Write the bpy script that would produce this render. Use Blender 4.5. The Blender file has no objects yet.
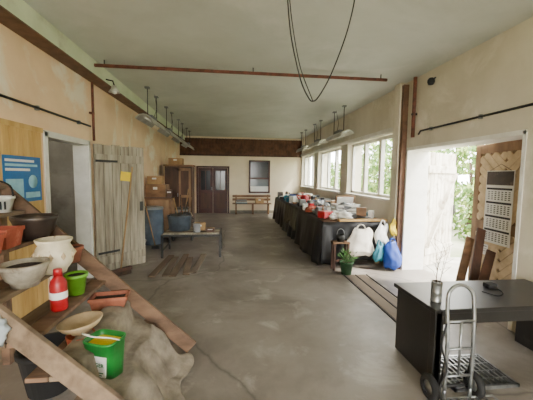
import bpy, bmesh, math, random
from mathutils import Matrix, Vector, noise
random.seed(7)
SC=bpy.context.scene.collection
# ---------------------------------------------------------------- camera
cam=bpy.data.cameras.new("camera");co=bpy.data.objects.new("camera",cam);SC.objects.link(co)
cam.sensor_width=36;cam.lens=300.0/533*36;cam.clip_start=0.05;cam.clip_end=300
co.matrix_world=Matrix.Translation((0,0,1.6))@Matrix.Rotation(-math.radians(6.5),4,'Z')@Matrix.Rotation(math.radians(90-4.6),4,'X')@Matrix.Rotation(math.radians(0.7),4,'Z')
bpy.context.scene.camera=co
# ---------------------------------------------------------------- materials
def lin(c):
    return tuple(((v/255)/12.92 if v/255<=0.04045 else ((v/255+0.055)/1.055)**2.4) for v in c)+(1,)
MC={}
def mat(name,c1,c2=None,scale=4.0,rough=0.75,bump=0.0,metal=0.0,stretch=(1,1,1),lo=0.35,hi=0.65,detail=6,c3=None,s3=1.0,lo3=.55,hi3=.7,c4=None,s4=1.0,lo4=.55,hi4=.7,st4=(1,1,1),cracks=None):
    if name in MC: return MC[name]
    m=bpy.data.materials.new(name);m.use_nodes=True;nt=m.node_tree;N=nt.nodes;b=N["Principled BSDF"]
    b.inputs["Roughness"].default_value=rough;b.inputs["Metallic"].default_value=metal
    if c2 is None: c2=tuple(int(v*0.82) for v in c1)
    tc=N.new("ShaderNodeTexCoord");mp=N.new("ShaderNodeMapping");mp.inputs["Scale"].default_value=stretch
    nt.links.new(tc.outputs["Object"],mp.inputs["Vector"])
    nz=N.new("ShaderNodeTexNoise");nz.inputs["Scale"].default_value=scale;nz.inputs["Detail"].default_value=detail;nz.inputs["Roughness"].default_value=0.6
    nt.links.new(mp.outputs[0],nz.inputs["Vector"])
    cr=N.new("ShaderNodeValToRGB");cr.color_ramp.elements[0].position=lo;cr.color_ramp.elements[1].position=hi
    cr.color_ramp.elements[0].color=lin(c2);cr.color_ramp.elements[1].color=lin(c1)
    nt.links.new(nz.outputs["Fac"],cr.inputs[0]);out=cr.outputs[0]
    def layer(out,col,s,lo,hi,st,off):
        mp2=N.new("ShaderNodeMapping");mp2.inputs["Scale"].default_value=st;mp2.inputs["Location"].default_value=(off,off*.3,off*.7)
        nt.links.new(tc.outputs["Object"],mp2.inputs["Vector"])
        n3=N.new("ShaderNodeTexNoise");n3.inputs["Scale"].default_value=s;n3.inputs["Detail"].default_value=9;n3.inputs["Roughness"].default_value=0.65;n3.inputs["Distortion"].default_value=.4
        nt.links.new(mp2.outputs[0],n3.inputs["Vector"])
        r3=N.new("ShaderNodeValToRGB");r3.color_ramp.elements[0].position=lo;r3.color_ramp.elements[1].position=hi
        nt.links.new(n3.outputs["Fac"],r3.inputs[0])
        mx=N.new("ShaderNodeMix");mx.data_type='RGBA'
        nt.links.new(r3.outputs[0],mx.inputs[0]);nt.links.new(out,mx.inputs[6]);mx.inputs[7].default_value=lin(col);return mx.outputs[2]
    if c3 is not None: out=layer(out,c3,s3,lo3,hi3,(1,1,1),0)
    if c4 is not None: out=layer(out,c4,s4,lo4,hi4,st4,5.3)
    if cracks:
        nd=N.new("ShaderNodeTexNoise");nd.inputs["Scale"].default_value=1.5;nd.inputs["Detail"].default_value=5
        nt.links.new(tc.outputs["Object"],nd.inputs["Vector"])
        vm=N.new("ShaderNodeMix");vm.data_type='RGBA';vm.inputs[0].default_value=.25
        nt.links.new(tc.outputs["Object"],vm.inputs[6]);nt.links.new(nd.outputs["Color"],vm.inputs[7])
        vo=N.new("ShaderNodeTexVoronoi");vo.feature='DISTANCE_TO_EDGE';vo.inputs["Scale"].default_value=cracks[1]
        nt.links.new(vm.outputs[2],vo.inputs["Vector"])
        r5=N.new("ShaderNodeValToRGB");r5.color_ramp.elements[0].position=0.0;r5.color_ramp.elements[1].position=cracks[2]
        r5.color_ramp.elements[0].color=(.6,.6,.6,1);r5.color_ramp.elements[1].color=(0,0,0,1)
        nt.links.new(vo.outputs["Distance"],r5.inputs[0])
        mx=N.new("ShaderNodeMix");mx.data_type='RGBA';nt.links.new(r5.outputs[0],mx.inputs[0]);nt.links.new(out,mx.inputs[6]);mx.inputs[7].default_value=lin(cracks[0]);out=mx.outputs[2]
    nt.links.new(out,b.inputs["Base Color"])
    if bump>0:
        bp=N.new("ShaderNodeBump");bp.inputs["Strength"].default_value=bump;bp.inputs["Distance"].default_value=0.02
        nt.links.new(nz.outputs["Fac"],bp.inputs["Height"]);nt.links.new(bp.outputs[0],b.inputs["Normal"])
    MC[name]=m;return m
CEIL=mat("ceiling_paint",(198,202,194),(184,189,181),0.8,0.9,c3=(168,171,160),s3=.5,lo3=.52,hi3=.85,c4=(204,205,199),s4=1.2,lo4=.55,hi4=.75)
WL=mat("peach_plaster",(244,214,178),(230,197,160),1.2,0.9,0.1,c3=(244,230,208),s3=.9,lo3=.52,hi3=.6,c4=(184,154,124),s4=1.0,lo4=.64,hi4=.86,st4=(1,1,.5))
WR=mat("cream_plaster",(210,203,185),(194,186,167),1.0,0.9,0.1,c3=(220,214,199),s3=1.2,c4=(156,146,127),s4=1.1,lo4=.6,hi4=.88,st4=(1,1,.5))
WF=mat("far_plaster",(242,227,198),(226,209,180),1.0,0.9,0.1,c4=(182,164,138),s4=1.2,lo4=.62,hi4=.88)
BEAM=mat("green_beam_paint",(214,224,196),(196,207,178),2,0.8,c4=(164,168,146),s4=2,lo4=.6,hi4=.82)
BROWNTRIM=mat("brown_trim",(116,84,64),(88,63,48),6,0.7)
FLOOR=mat("stained_concrete",(146,138,129),(111,103,94),1.1,0.40,0.25,lo=.3,hi=.7,detail=10,c3=(74,66,57),s3=.75,lo3=.48,hi3=.74,c4=(170,163,153),s4=2.2,lo4=.56,hi4=.75,cracks=((56,50,44),.45,.006))
STRIP=mat("floor_strip_wood",(114,99,82),(76,64,52),3,0.8,0.3,stretch=(1,.2,1))
BOARD=mat("grimy_board",(122,102,82),(78,62,48),4,0.85,0.3,stretch=(1,.2,1))
DARKGAP=mat("dark_gap",(52,47,42),(38,34,30),5,0.9)
WHITE=mat("white_paint",(228,226,219),(210,207,198),5,0.6)
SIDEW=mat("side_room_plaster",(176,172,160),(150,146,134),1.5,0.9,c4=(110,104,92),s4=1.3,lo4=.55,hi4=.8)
WHITEWOOD=mat("weathered_white_wood",(218,212,200),(178,170,154),6,0.7,0.2,stretch=(1,1,.15),c3=(140,128,110),s3=5,lo3=.52,hi3=.66)
GREYWOOD=mat("weathered_grey_wood",(166,158,140),(118,108,92),9,0.85,0.3,stretch=(2,2,.15),c4=(88,78,64),s4=3,lo4=.56,hi4=.72,st4=(1,1,.3))
STAIRW=mat("old_brown_wood",(126,98,76),(78,59,44),7,0.85,0.3,stretch=(.4,1.5,1))
STAIRG=mat("dusty_board",(136,116,94),(86,70,54),6,0.85,0.3,stretch=(1.2,.25,1))
PINE=mat("pine_board",(212,174,108),(186,146,80),6,0.6,0.15,stretch=(2,2,.2))
CHEV=mat("chevron_wood",(212,190,154),(184,160,124),6,0.7,0.2,c4=(144,120,92),s4=5,lo4=.6,hi4=.78)
CHEVB=mat("chevron_gap_wood",(140,114,84),(116,92,66),6,0.8)
LEAFFR=mat("door_frame_wood",(156,124,92),(116,88,64),6,0.7,0.2,stretch=(1,1,.2))
DKWOOD=mat("dark_brown_wood",(88,56,40),(58,38,28),8,0.6,0.15,stretch=(1,1,.2))
MIDWOOD=mat("mid_brown_wood",(142,106,74),(100,73,50),7,0.7,0.2,stretch=(.5,1,1))
REDDOOR=mat("red_brown_door",(80,38,30),(56,28,24),4,0.5)
CORR=mat("brown_valance",(112,76,56),(76,52,40),5,0.8,0.1)
RUST=mat("rusty_iron",(122,70,54),(80,48,38),12,0.8,0.2)
DKMETAL=mat("dark_metal",(52,52,50),(34,34,34),8,0.5,metal=.4)
GALV=mat("galvanised_metal",(160,162,160),(128,130,130),10,0.35,metal=.8)
BLACK=mat("black_plastic_sheet",(28,28,30),(16,16,18),3,0.42,0.15)
BLACKW=mat("black_desk",(32,31,30),(20,19,19),5,0.34,c3=(70,67,63),s3=5,lo3=.6,hi3=.8)
BLKRUB=mat("black_rubber",(26,26,26),(16,16,16),5,0.8)
GREYP=mat("grey_plastic",(124,126,128),(102,104,106),5,.5)
BLUEB=mat("blue_grey_barrel_plastic",(84,98,112),(60,72,86),5,.5)
BLUE=mat("blue_item",(22,72,164),(14,52,134),5,.5)
RED=mat("red_item",(172,18,30),(134,12,20),5,.4)
YEL=mat("yellow_paper",(234,202,34),(214,186,26),5,.7)
GREEN=mat("green_item",(36,118,44),(26,94,34),5,.5)
LIME=mat("lime_pot",(108,164,44),(88,140,34),5,.5)
TERRA=mat("terracotta",(172,82,56),(138,62,40),9,.8,.15,c3=(190,124,100),s3=9)
TERRAD=mat("terracotta_faded",(166,100,74),(128,76,56),10,.85,.15)
STONE=mat("stone_grey_glaze",(164,156,140),(122,114,98),10,.7,.3,c3=(98,84,68),s3=8)
CREAM=mat("cream_ceramic",(220,210,184),(196,184,154),9,.6,.1,c3=(146,120,86),s3=14,lo3=.58,hi3=.64)
BEIGE=mat("beige_ceramic",(200,178,144),(174,150,116),6,.5)
DKGLAZE=mat("dark_glaze",(66,54,48),(42,34,30),7,.35,c3=(106,92,80),s3=6)
SOIL=mat("soil",(62,46,36),(38,28,22),30,1,.5)
SACK=mat("grey_sackcloth",(150,139,123),(108,98,84),7,.92,.25)
PAPER=mat("white_paper",(230,230,226),(216,216,212),3,.8)
INK=mat("print_ink",(46,48,54),(38,40,44),3,.8)
GREYINK=mat("grey_print",(116,118,124),(104,106,112),3,.8)
POSTER=mat("poster_blue",(24,116,184),(16,88,150),2,.5)
POSTL=mat("poster_light",(160,210,224),(130,184,206),6,.5)
CARD=mat("cardboard",(172,138,98),(146,114,76),6,.85)
BAGW=mat("white_cloth_bag",(224,218,206),(196,188,174),6,.8,.2)
TURQ=mat("turquoise_item",(36,122,142),(26,96,116),5,.5)
FILM=mat("grey_plastic_film",(140,142,142),(84,86,88),5,.25,.3)
OLIVE=mat("olive_tarp",(92,90,72),(64,62,50),5,.7,.2)
LEAFA=mat("leaf_green",(100,132,60),(68,98,40),2.5,.7)
LEAFB=mat("leaf_yellow_green",(158,174,92),(118,142,66),2.5,.7)
BARK=mat("twig_bark",(80,64,50),(54,42,34),20,.9)
GRASS=mat("gravel_and_grass",(170,166,148),(126,136,98),.8,.95)
ENAMEL=mat("lamp_enamel",(190,190,182),(156,154,144),5,.4)
GLASSD=mat("dark_pane",(44,48,52),(30,34,38),1.5,.15)
PANEG=mat("grey_pane",(120,128,134),(92,100,106),1.5,.12)
def glassmat(name="clear_glass"):
    m=bpy.data.materials.new(name);m.use_nodes=True;nt=m.node_tree;nt.nodes.clear()
    o=nt.nodes.new("ShaderNodeOutputMaterial");t=nt.nodes.new("ShaderNodeBsdfTransparent");t.inputs[0].default_value=(.93,.95,.94,1)
    g=nt.nodes.new("ShaderNodeBsdfGlossy");g.inputs["Roughness"].default_value=.05;mx=nt.nodes.new("ShaderNodeMixShader");mx.inputs[0].default_value=.05
    nt.links.new(t.outputs[0],mx.inputs[1]);nt.links.new(g.outputs[0],mx.inputs[2]);nt.links.new(mx.outputs[0],o.inputs[0]);return m
GLASS=glassmat()
# ---------------------------------------------------------------- mesh builder
class Ob:
    def __init__(s,name): s.name=name;s.bm=bmesh.new();s.m=[]
    def mi(s,m):
        if m not in s.m: s.m.append(m)
        return s.m.index(m)
    def add(s,verts,faces,m,smooth=False):
        i=s.mi(m);vs=[s.bm.verts.new(v) for v in verts];fs=[]
        for f in faces:
            try:
                fc=s.bm.faces.new([vs[k] for k in f]);fc.material_index=i;fc.smooth=smooth;fs.append(fc)
            except ValueError: pass
        return vs,fs
    def box(s,c,d,m,rot=None,bev=0.0):
        x,y,z=[k/2 for k in d]
        V=[Vector((a*x,b*y,e*z)) for a in(-1,1) for b in(-1,1) for e in(-1,1)]
        R=rot if rot is not None else Matrix.Identity(3)
        V=[R@v+Vector(c) for v in V]
        F=[(0,1,3,2),(4,6,7,5),(0,4,5,1),(2,3,7,6),(0,2,6,4),(1,5,7,3)]
        vs,fs=s.add(V,F,m)
        if bev>0:
            es=list({e for f in fs for e in f.edges})
            bmesh.ops.bevel(s.bm,geom=es,offset=bev,segments=2,profile=.5,affect='EDGES',clamp_overlap=True,material=s.mi(m))
    def b2(s,x0,x1,y0,y1,z0,z1,m,bev=0.0): s.box(((x0+x1)/2,(y0+y1)/2,(z0+z1)/2),(abs(x1-x0),abs(y1-y0),abs(z1-z0)),m,None,bev)
    def beam(s,p,q,w,t,m,up=(0,0,1),bev=0.0):
        p=Vector(p);q=Vector(q);d=q-p;L=d.length;y=d.normalized();x=y.cross(Vector(up))
        if x.length<1e-4: x=y.cross(Vector((1,0,0)))
        x.normalize();z=x.cross(y);R=Matrix((x,y,z)).transposed()
        s.box((p+q)/2,(t,L,w),m,R,bev)
    def tube(s,pts,r,m,seg=8,closed=False,radii=None):
        P=[Vector(p) for p in pts];n=len(P);rings=[];prev=None
        for i in range(n):
            a=P[(i-1)%n] if (i>0 or closed) else P[i];b=P[(i+1)%n] if (i<n-1 or closed) else P[i]
            t=(b-a).normalized()
            if prev is None:
                prev=t.orthogonal().normalized()
            u=(prev-t*prev.dot(t)).normalized();prev=u;w=t.cross(u)
            rr=radii[i] if radii else r
            rings.append([P[i]+(u*math.cos(2*math.pi*k/seg)+w*math.sin(2*math.pi*k/seg))*rr for k in range(seg)])
        V=[v for rg in rings for v in rg];Fc=[]
        for i in range(n if closed else n-1):
            j=(i+1)%n
            for k in range(seg):
                k2=(k+1)%seg;Fc.append((i*seg+k,i*seg+k2,j*seg+k2,j*seg+k))
        if not closed: Fc.append(tuple(range(seg))[::-1]);Fc.append(tuple((n-1)*seg+k for k in range(seg)))
        s.add(V,Fc,m,True)
    def lathe(s,c,prof,m,seg=24,rot=None,smooth=True,sx=1,sy=1):
        c=Vector(c);R=rot if rot is not None else Matrix.Identity(3);V=[];Fc=[];n=len(prof)
        for r,z in prof:
            for k in range(seg):
                a=2*math.pi*k/seg;V.append(R@Vector((max(r,1e-4)*math.cos(a)*sx,max(r,1e-4)*math.sin(a)*sy,z))+c)
        for i in range(n-1):
            for k in range(seg):
                k2=(k+1)%seg;Fc.append((i*seg+k,i*seg+k2,(i+1)*seg+k2,(i+1)*seg+k))
        s.add(V,Fc,m,smooth)
    def disc(s,c,r,m,seg=24,rot=None,sx=1,sy=1):
        R=rot if rot is not None else Matrix.Identity(3)
        s.add([R@Vector((r*math.cos(2*math.pi*k/seg)*sx,r*math.sin(2*math.pi*k/seg)*sy,0))+Vector(c) for k in range(seg)],[tuple(range(seg))],m)
    def grid(s,fn,nu,nv,m,smooth=True):
        V=[fn(i/nu,j/nv) for i in range(nu+1) for j in range(nv+1)]
        Fc=[(i*(nv+1)+j,(i+1)*(nv+1)+j,(i+1)*(nv+1)+j+1,i*(nv+1)+j+1) for i in range(nu) for j in range(nv)]
        s.add(V,Fc,m,smooth)
    def blob(s,c,r,m,sc=(1,1,1),n=.25,f=2.5,seed=0,sub=3):
        t=bmesh.new();bmesh.ops.create_icosphere(t,subdivisions=sub,radius=1)
        t.verts.ensure_lookup_table();V=[]
        for v in t.verts:
            k=1+n*noise.noise(v.co*f+Vector((seed,seed*.7,0)));V.append(Vector((v.co.x*sc[0],v.co.y*sc[1],v.co.z*sc[2]))*r*k+Vector(c))
        Fc=[tuple(v.index for v in f.verts) for f in t.faces];t.free();s.add(V,Fc,m,True)
    def done(s,solid=0.0):
        bmesh.ops.recalc_face_normals(s.bm,faces=s.bm.faces)
        me=bpy.data.meshes.new(s.name);s.bm.to_mesh(me);s.bm.free()
        for m in s.m: me.materials.append(m)
        o=bpy.data.objects.new(s.name,me);SC.objects.link(o)
        if solid:
            md=o.modifiers.new("thickness","SOLIDIFY");md.thickness=solid;md.offset=0
        return o
def text(parent,name,body,loc,size,m,X,Y):
    c=bpy.data.curves.new(name,'FONT');c.body=body;c.size=size;c.align_x='CENTER';c.align_y='CENTER';c.extrude=.0008
    o=bpy.data.objects.new(name,c);SC.objects.link(o);c.materials.append(m)
    X=Vector(X).normalized();Y=Vector(Y).normalized();Z=X.cross(Y);o.matrix_world=Matrix.Translation(loc)@Matrix((X,Y,Z)).transposed().to_4x4();o.parent=parent
def RZ(a): return Matrix.Rotation(a,3,'Z')
XL,XR,YF,ZC=-2.15,2.94,12.8,3.2
YB=-2.8
def spline(pts,n=8):
    P=[Vector(p) for p in pts];P=[P[0]*2-P[1]]+P+[P[-1]*2-P[-2]];out=[]
    for i in range(1,len(P)-2):
        for k in range(n):
            t=k/n;a,b,c,d=P[i-1:i+3];out.append(.5*((2*b)+(c-a)*t+(2*a-5*b+4*c-d)*t*t+(3*b-a-3*c+d)*t**3))
    out.append(P[-2]);return out
# ---------------------------------------------------------------- room shell
o=Ob("floor");o.b2(-4.3,XR+.4,YB,YF+.3,-.15,0,FLOOR);o.done()
o=Ob("ceiling");o.b2(-4.3,XR+.4,YB,YF+.3,ZC,ZC+.15,CEIL);o.done()
o=Ob("wall_far");o.b2(XL-.2,XR+.4,YF,YF+.3,0,ZC,WF);o.done()
o=Ob("wall_left")
o.b2(XL-.2,XL,YB,3.73,0,ZC,WL);o.b2(XL-.2,XL,4.84,YF,0,ZC,WL);o.b2(XL-.2,XL,3.73,4.84,2.08,ZC,WL);o.done()
o=Ob("wall_right");T=XR+.38
wins=[(5.25,7.48),(8.0,10.17),(10.7,12.6)]
o.b2(XR,T,YB,2.75,0,ZC,WR);o.b2(XR,T,2.75,4.83,2.09,ZC,WR)
o.b2(XR,T,4.83,YF,0,1.19,WR);o.b2(XR,T,4.83,YF,2.42,ZC,WR)
e=4.83
for a,b in wins: o.b2(XR,T,e,a,1.19,2.42,WR);e=b
o.b2(XR,T,e,YF,1.19,2.42,WR);o.done()
o=Ob("wall_back");o.b2(XL-.2,-1.4,YB-.3,YB,0,ZC,WR);o.b2(2.1,XR+.4,YB-.3,YB,0,ZC,WR);o.b2(-1.4,2.1,YB-.3,YB,2.8,ZC,WR);o.done()
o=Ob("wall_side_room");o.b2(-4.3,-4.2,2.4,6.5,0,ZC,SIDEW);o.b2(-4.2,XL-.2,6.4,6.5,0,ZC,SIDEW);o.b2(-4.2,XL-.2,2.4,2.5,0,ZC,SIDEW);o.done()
# trims
o=Ob("trim_1");o.b2(XL,-1.94,YB,YF,3.0,ZC,BEAM);o.b2(XL,-1.935,YB,YF,2.985,3.0,BROWNTRIM);o.done()
o=Ob("trim_2");o.b2(XR-.03,XR,4.9,YF,2.44,2.52,WHITE);o.done()
o=Ob("baseboard_far");o.b2(-.1,XR,YF-.02,YF,0,.12,mat("grey_skirting",(150,142,126)));o.done()
o=Ob("trim_3");o.b2(XL,XR,YF-.06,YF-.002,2.42,3.12,CORR)
x=XL+.03
while x<XR: o.b2(x,x+.06,YF-.09,YF-.06,2.42,3.12,CORR);x+=.12
o.b2(XL,XR,YF-.12,YF-.06,2.40,2.46,DKWOOD);o.done()
# windows
for i,(a,b) in enumerate(wins):
    o=Ob("window_%d"%(i+1));x0,x1=XR+.12,XR+.18
    o.b2(x0,x1,a,b,1.19,1.25,WHITE);o.b2(x0,x1,a,b,2.36,2.42,WHITE);o.b2(x0,x1,a,a+.06,1.19,2.42,WHITE);o.b2(x0,x1,b-.06,b,1.19,2.42,WHITE)
    n=3
    for k in range(1,n):
        y=a+(b-a)*k/n;o.b2(x0-.01,x1+.01,y-.05,y+.05,1.19,2.42,WHITE)
    o.b2(XR-.05,XR+.12,a-.04,b+.04,1.15,1.19,WHITE)
    o.b2(x0+.03,x0+.034,a+.05,b-.05,1.24,2.37,GLASS);o.done()
# far door
YF_=YF-.003
o=Ob("door_1")
x0,x1=-1.49,-.13;Y=YF-.05
o.b2(x0,x0+.07,Y-.03,YF_,0,1.98,REDDOOR);o.b2(x1-.07,x1,Y-.03,YF_,0,1.98,REDDOOR);o.b2(x0,x1,Y-.03,YF_,1.91,1.98,REDDOOR)
for s in (0,1):
    a=x0+.08+s*.605;b=a+.59
    o.b2(a,a+.1,Y-.01,YF_,0.01,1.9,REDDOOR);o.b2(b-.1,b,Y-.01,YF_,.01,1.9,REDDOOR)
    for z0,z1 in((.01,.2),(.85,.98),(1.78,1.9)): o.b2(a+.1,b-.1,Y-.01,YF_,z0,z1,REDDOOR)
    o.b2(a+.1,b-.1,Y+.02,YF_,.2,.85,DKWOOD);o.b2(a+.1,b-.1,Y+.02,YF_,.98,1.78,GLASSD)
    o.b2((a+b)/2-.012,(a+b)/2+.012,Y,YF_,.98,1.78,REDDOOR)
o.b2(x0+.08+.54,x0+.08+.57,Y-.05,Y-.01,.98,1.1,GALV);o.done()
o=Ob("window_4");a,b=.69,1.59
for q in((a,a+.07,.86,2.25),(b-.07,b,.86,2.25),(a,b,2.18,2.25),(a,b,.86,.93),(a,b,1.45,1.52)): o.b2(q[0],q[1],YF-.06,YF_,q[2],q[3],REDDOOR)
o.b2(a+.07,b-.07,YF-.02,YF_,1.52,2.18,GLASSD);o.b2(a+.07,b-.07,YF-.02,YF_,1.15,1.45,PANEG);o.b2(a+.07,b-.07,YF-.03,YF_,.93,1.15,PAPER)
o.b2(a-.05,b+.05,YF-.10,YF_,.82,.86,WHITE);o.done()
o=Ob("bench");
for y in (12.40,12.53,12.66): o.b2(-.0,1.62,y-.055,y+.055,.42,.45,MIDWOOD,.005)
for x in (.15,.85,1.5): o.b2(x-.03,x+.03,12.36,12.70,0,.42,MIDWOOD);
for z in(.54,.68): o.b2(0,1.62,12.735,12.76,z,z+.1,MIDWOOD,.005)
for x in (.15,1.5): o.b2(x-.03,x+.03,12.695,12.735,.38,.79,MIDWOOD)
o.done()
# left doorway frame
o=Ob("trim_4");o.b2(XL-.2,XL+.02,3.73,3.79,0,2.08,WHITE);o.b2(XL-.2,XL+.02,4.78,4.84,0,2.08,WHITE);o.b2(XL-.2,XL+.02,3.73,4.84,2.02,2.09,WHITE);o.done()
def leaf(name,h,ang,w,z0,z1,mt,n,ledges=True,side=1):
    o=Ob(name);R=RZ(ang);h=Vector(h)
    def P(u,v,z): return h+R@Vector((u,v,0))+Vector((0,0,z))
    pw=w/n
    for k in range(n):
        dz=random.uniform(-.01,.01);c=P((k+.5)*pw,0,(z0+z1)/2+dz);o.box(c,(pw-.008,.028,z1-z0),mt,R,.004)
    if ledges:
        for z in(z0+.25,z1-.25): o.box(P(w/2,.025*side,z),(w-.06,.025,.12),mt,R,.004)
    return o,P,R
ang=math.atan2(.61,.56)
o,P,R=leaf("door_2",(XL+.04,4.88,0),ang,.83,.03,2.06,GREYWOOD,6,True,1)
o.box(P(.415,.012,1.04),(.8,.004,1.98),DARKGAP,R)
for z in (.22,1.84): o.box(P(.415,-.026,z),(.8,.024,.13),GREYWOOD,R,.004)
o.box(P(.76,-.03,1.05),(.05,.02,.16),DKMETAL,R)
for z in(.35,1.8): o.box(P(.18,-.042,z),(.34,.006,.035),DKMETAL,R)
o.done()
o=Ob("yellow_notice");o.box(P(.50,-.022,1.56),(.19,.004,.15),YEL,R@Matrix.Rotation(.12,3,'Y'));o.done()
o=Ob("broom");a=P(.22,-.30,.10);b=P(.60,-.04,1.72);o.tube([a,b],.013,CARD,8);o.box(a,(.34,.06,.05),DKWOOD,R)
for k in range(24):
    q=a+R@Vector((-.155+.31*k/23,0,-.02));o.beam(q,q+Vector((0,0,-.075)),.03,.012,BARK)
o.done()
# right double door
lw=1.0
o,P,R=leaf("door_3",(T+.02,4.88,0),math.radians(27),lw,.03,2.05,WHITEWOOD,8,False)
o.box(P(lw/2,.012,1.04),(lw-.04,.004,1.98),CHEVB,R)
for z in(.3,1.75): o.box(P(lw/2,-.03,z),(lw-.04,.03,.13),WHITEWOOD,R,.004)
o.beam(P(.06,-.03,.38),P(lw-.06,-.03,1.68),.11,.028,WHITEWOOD,R@Vector((0,1,0)))
o.box(P(lw-.06,-.055,1.0),(.04,.02,.18),DKMETAL,R)
o.done()
o=Ob("door_4");h=Vector((T-.06,2.79,0));R=RZ(math.radians(84));w=1.06
def P(u,v,z): return h+R@Vector((u,v,0))+Vector((0,0,z))
def PB(u0,u1,z0,z1,m,v=0,t=.035): o.box(P((u0+u1)/2,v,(z0+z1)/2),(abs(u1-u0),t,z1-z0),m,R,.003)
PB(0,.1,.03,2.05,LEAFFR);PB(w-.1,w,.03,2.05,LEAFFR);PB(.1,w-.1,.03,.17,LEAFFR);PB(.1,w-.1,1.93,2.05,LEAFFR);PB(.1,w-.1,.92,1.04,LEAFFR)
for (z0,z1) in((.17,.92),(1.04,1.93)):
    mid=w/2;hw=w/2-.1;z=z0-.45
    PB(.1,w-.1,z0,z1,CHEVB,v=-.008,t=.012)
    while z<z1:
        for sgn in(-1,1):
            def zc(t): return z+t*hw*.9
            a=0.0;b=1.0
            if zc(0)<z0: a=(z0-z)/(hw*.9)
            if zc(1)>z1-.03: b=(z1-.03-z)/(hw*.9)
            if b-a>.06:
                o.beam(P(mid+sgn*hw*a,.008,zc(a)+.02),P(mid+sgn*hw*b,.008,zc(b)+.02),.088,.018,CHEV,bev=.003)
        z+=.125
o.done()
o=Ob("wall_calendar");
def CB(u0,u1,z0,z1,m,v): o.box(P((u0+u1)/2,v,(z0+z1)/2),(abs(u1-u0),.003,abs(z1-z0)),m,R)
cu0,cu1=.36,.80
CB(cu0,cu1,.78,1.70,PAPER,.035);CB(cu0+.01,cu1-.01,1.52,1.69,DKGLAZE,.038)
for blk in range(4):
    zt=1.49-blk*.175
    CB(cu0+.02,cu1-.02,zt-.03,zt-.005,INK,.038)
    for r in range(5):
        for c in range(7): 
            u=cu0+.04+c*.054;z=zt-.05-r*.023;CB(u,u+.028,z-.011,z,INK if c<5 else GREYINK,.038)
o.tube([P(cu0+.05,.035,1.70),P((cu0+cu1)/2,.03,1.78),P(cu1-.05,.035,1.70)],.003,DKMETAL,6)
o.done()
o=Ob("paper_notice");CB(.70,.86,.60,.74,PAPER,.032);CB(.72,.84,.71,.72,GREYINK,.035);CB(.72,.82,.68,.685,GREYINK,.035);CB(.72,.80,.65,.655,GREYINK,.035);o.done()
o=Ob("trim_5");o.b2(XR-.01,T,4.80,4.84,0,2.09,WHITE);o.b2(XR-.01,T,2.74,2.78,0,2.09,WHITE);o.b2(XR-.01,T,2.75,4.83,2.05,2.1,WHITE);o.done()
o=Ob("leaning_planks")
for k,(y,dx,hh) in enumerate(((3.25,.0,.95),(3.42,.03,.8),(3.08,.05,.7))):
    o.beam((2.75-.05*k,y-.15,.04),(3.2,y+.25,hh),.10,.025,MIDWOOD if k%2 else DKWOOD,up=(1,0,.3),bev=.003)
o.done()
o=Ob("wall_pier");o.b2(XR-.12,XR-.001,4.93,5.12,0,ZC-.001,WR,.004);o.done()
o=Ob("steel_column");o.b2(XR-.09,XR-.082,4.86,4.93,.0,ZC-.05,BROWNTRIM);o.b2(XR-.082,XR-.002,4.86,4.868,0,ZC-.05,BROWNTRIM);o.b2(XR-.082,XR-.002,4.922,4.93,0,ZC-.05,BROWNTRIM);o.done()
o=Ob("heating_pipe");o.tube([(XR-.05,4.62,2.25),(XR-.05,4.62,3.12),(XR-.05,4.62,3.195)],.028,RUST,10);o.b2(XR-.08,XR-.002,4.6,4.64,2.6,2.63,DKMETAL);o.done()
o=Ob("ceiling_pole");o.tube([(-1.93,4.6,3.12),(2.4,4.6,3.12)],.024,RUST,10)
for x in(-1.8,0.3,2.3): o.tube([(x,4.6,3.12),(x,4.6,ZC)],.008,DKMETAL,6);
o.done()
o=Ob("wall_conduit");o.tube([(XL+.03,YB+.2,2.31),(XL+.03,4.84,2.31)],.014,DKMETAL,8)
for y in(1,2.4,3.6,4.5): o.b2(XL+.002,XL+.04,y,y+.03,2.285,2.335,GREYP)
o.done()
o=Ob("wall_pipe");o.tube([(XL+.05,4.9,2.1),(XL+.05,4.9,2.97)],.02,RUST,8);o.b2(XL+.002,XL+.06,4.87,4.93,2.5,2.53,RUST);o.done()
o=Ob("wall_conduit");o.tube([(XR-.03,YB+.2,2.33),(XR-.03,4.45,2.33),(XR-.03,4.5,2.28)],.014,DKMETAL,8)
for y in(1,2.4,3.3,4.2): o.b2(XR-.04,XR-.002,y,y+.03,2.305,2.355,GREYP)
o.done()
o=Ob("motion_sensor");o.lathe((XR-.07,4.2,3.0),[(0,-.05),(.035,-.045),(.05,-.01),(.05,.02),(.03,.05),(0,.055)],DKMETAL,16);o.tube([(XR-.07,4.2,3.02),(XR-.0,4.2,3.06)],.012,DKMETAL,8);o.done()
o=Ob("light_switch");o.b2(XR-.02,XR-.001,2.52,2.60,1.32,1.40,WHITE,.006);o.b2(XR-.027,XR-.02,2.54,2.58,1.335,1.385,PAPER,.003);o.done()
o=Ob("wall_lamp");o.tube([(-1.94,5.0,3.05),(-1.84,5.0,3.03),(-1.82,5.0,2.96)],.012,DKMETAL,8);o.lathe((-1.82,5.0,2.86),[(0,.11),(.03,.1),(.05,.05),(.085,0),(.08,0),(.045,.05),(0,.09)],ENAMEL,16)
o.lathe((-1.82,5.0,2.86),[(0,-.03),(.03,-.015),(.035,.02),(.02,.05)],PAPER,12);o.done()
o=Ob("hanging_cable")
o.tube(spline([(.45,2.62,3.2),(.465,2.6,2.95),(.50,2.6,2.72),(.58,2.6,2.42),(.65,2.6,2.28),(.69,2.6,2.25),(.74,2.6,2.29),(.84,2.6,2.47),(.95,2.6,2.76),(1.01,2.6,2.98),(1.05,2.6,3.2)]),.006,DKMETAL,6)
o.tube(spline([(.47,2.66,3.2),(.51,2.66,2.9),(.58,2.64,2.55),(.69,2.6,2.25)]),.0045,DKMETAL,6);o.done()
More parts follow.
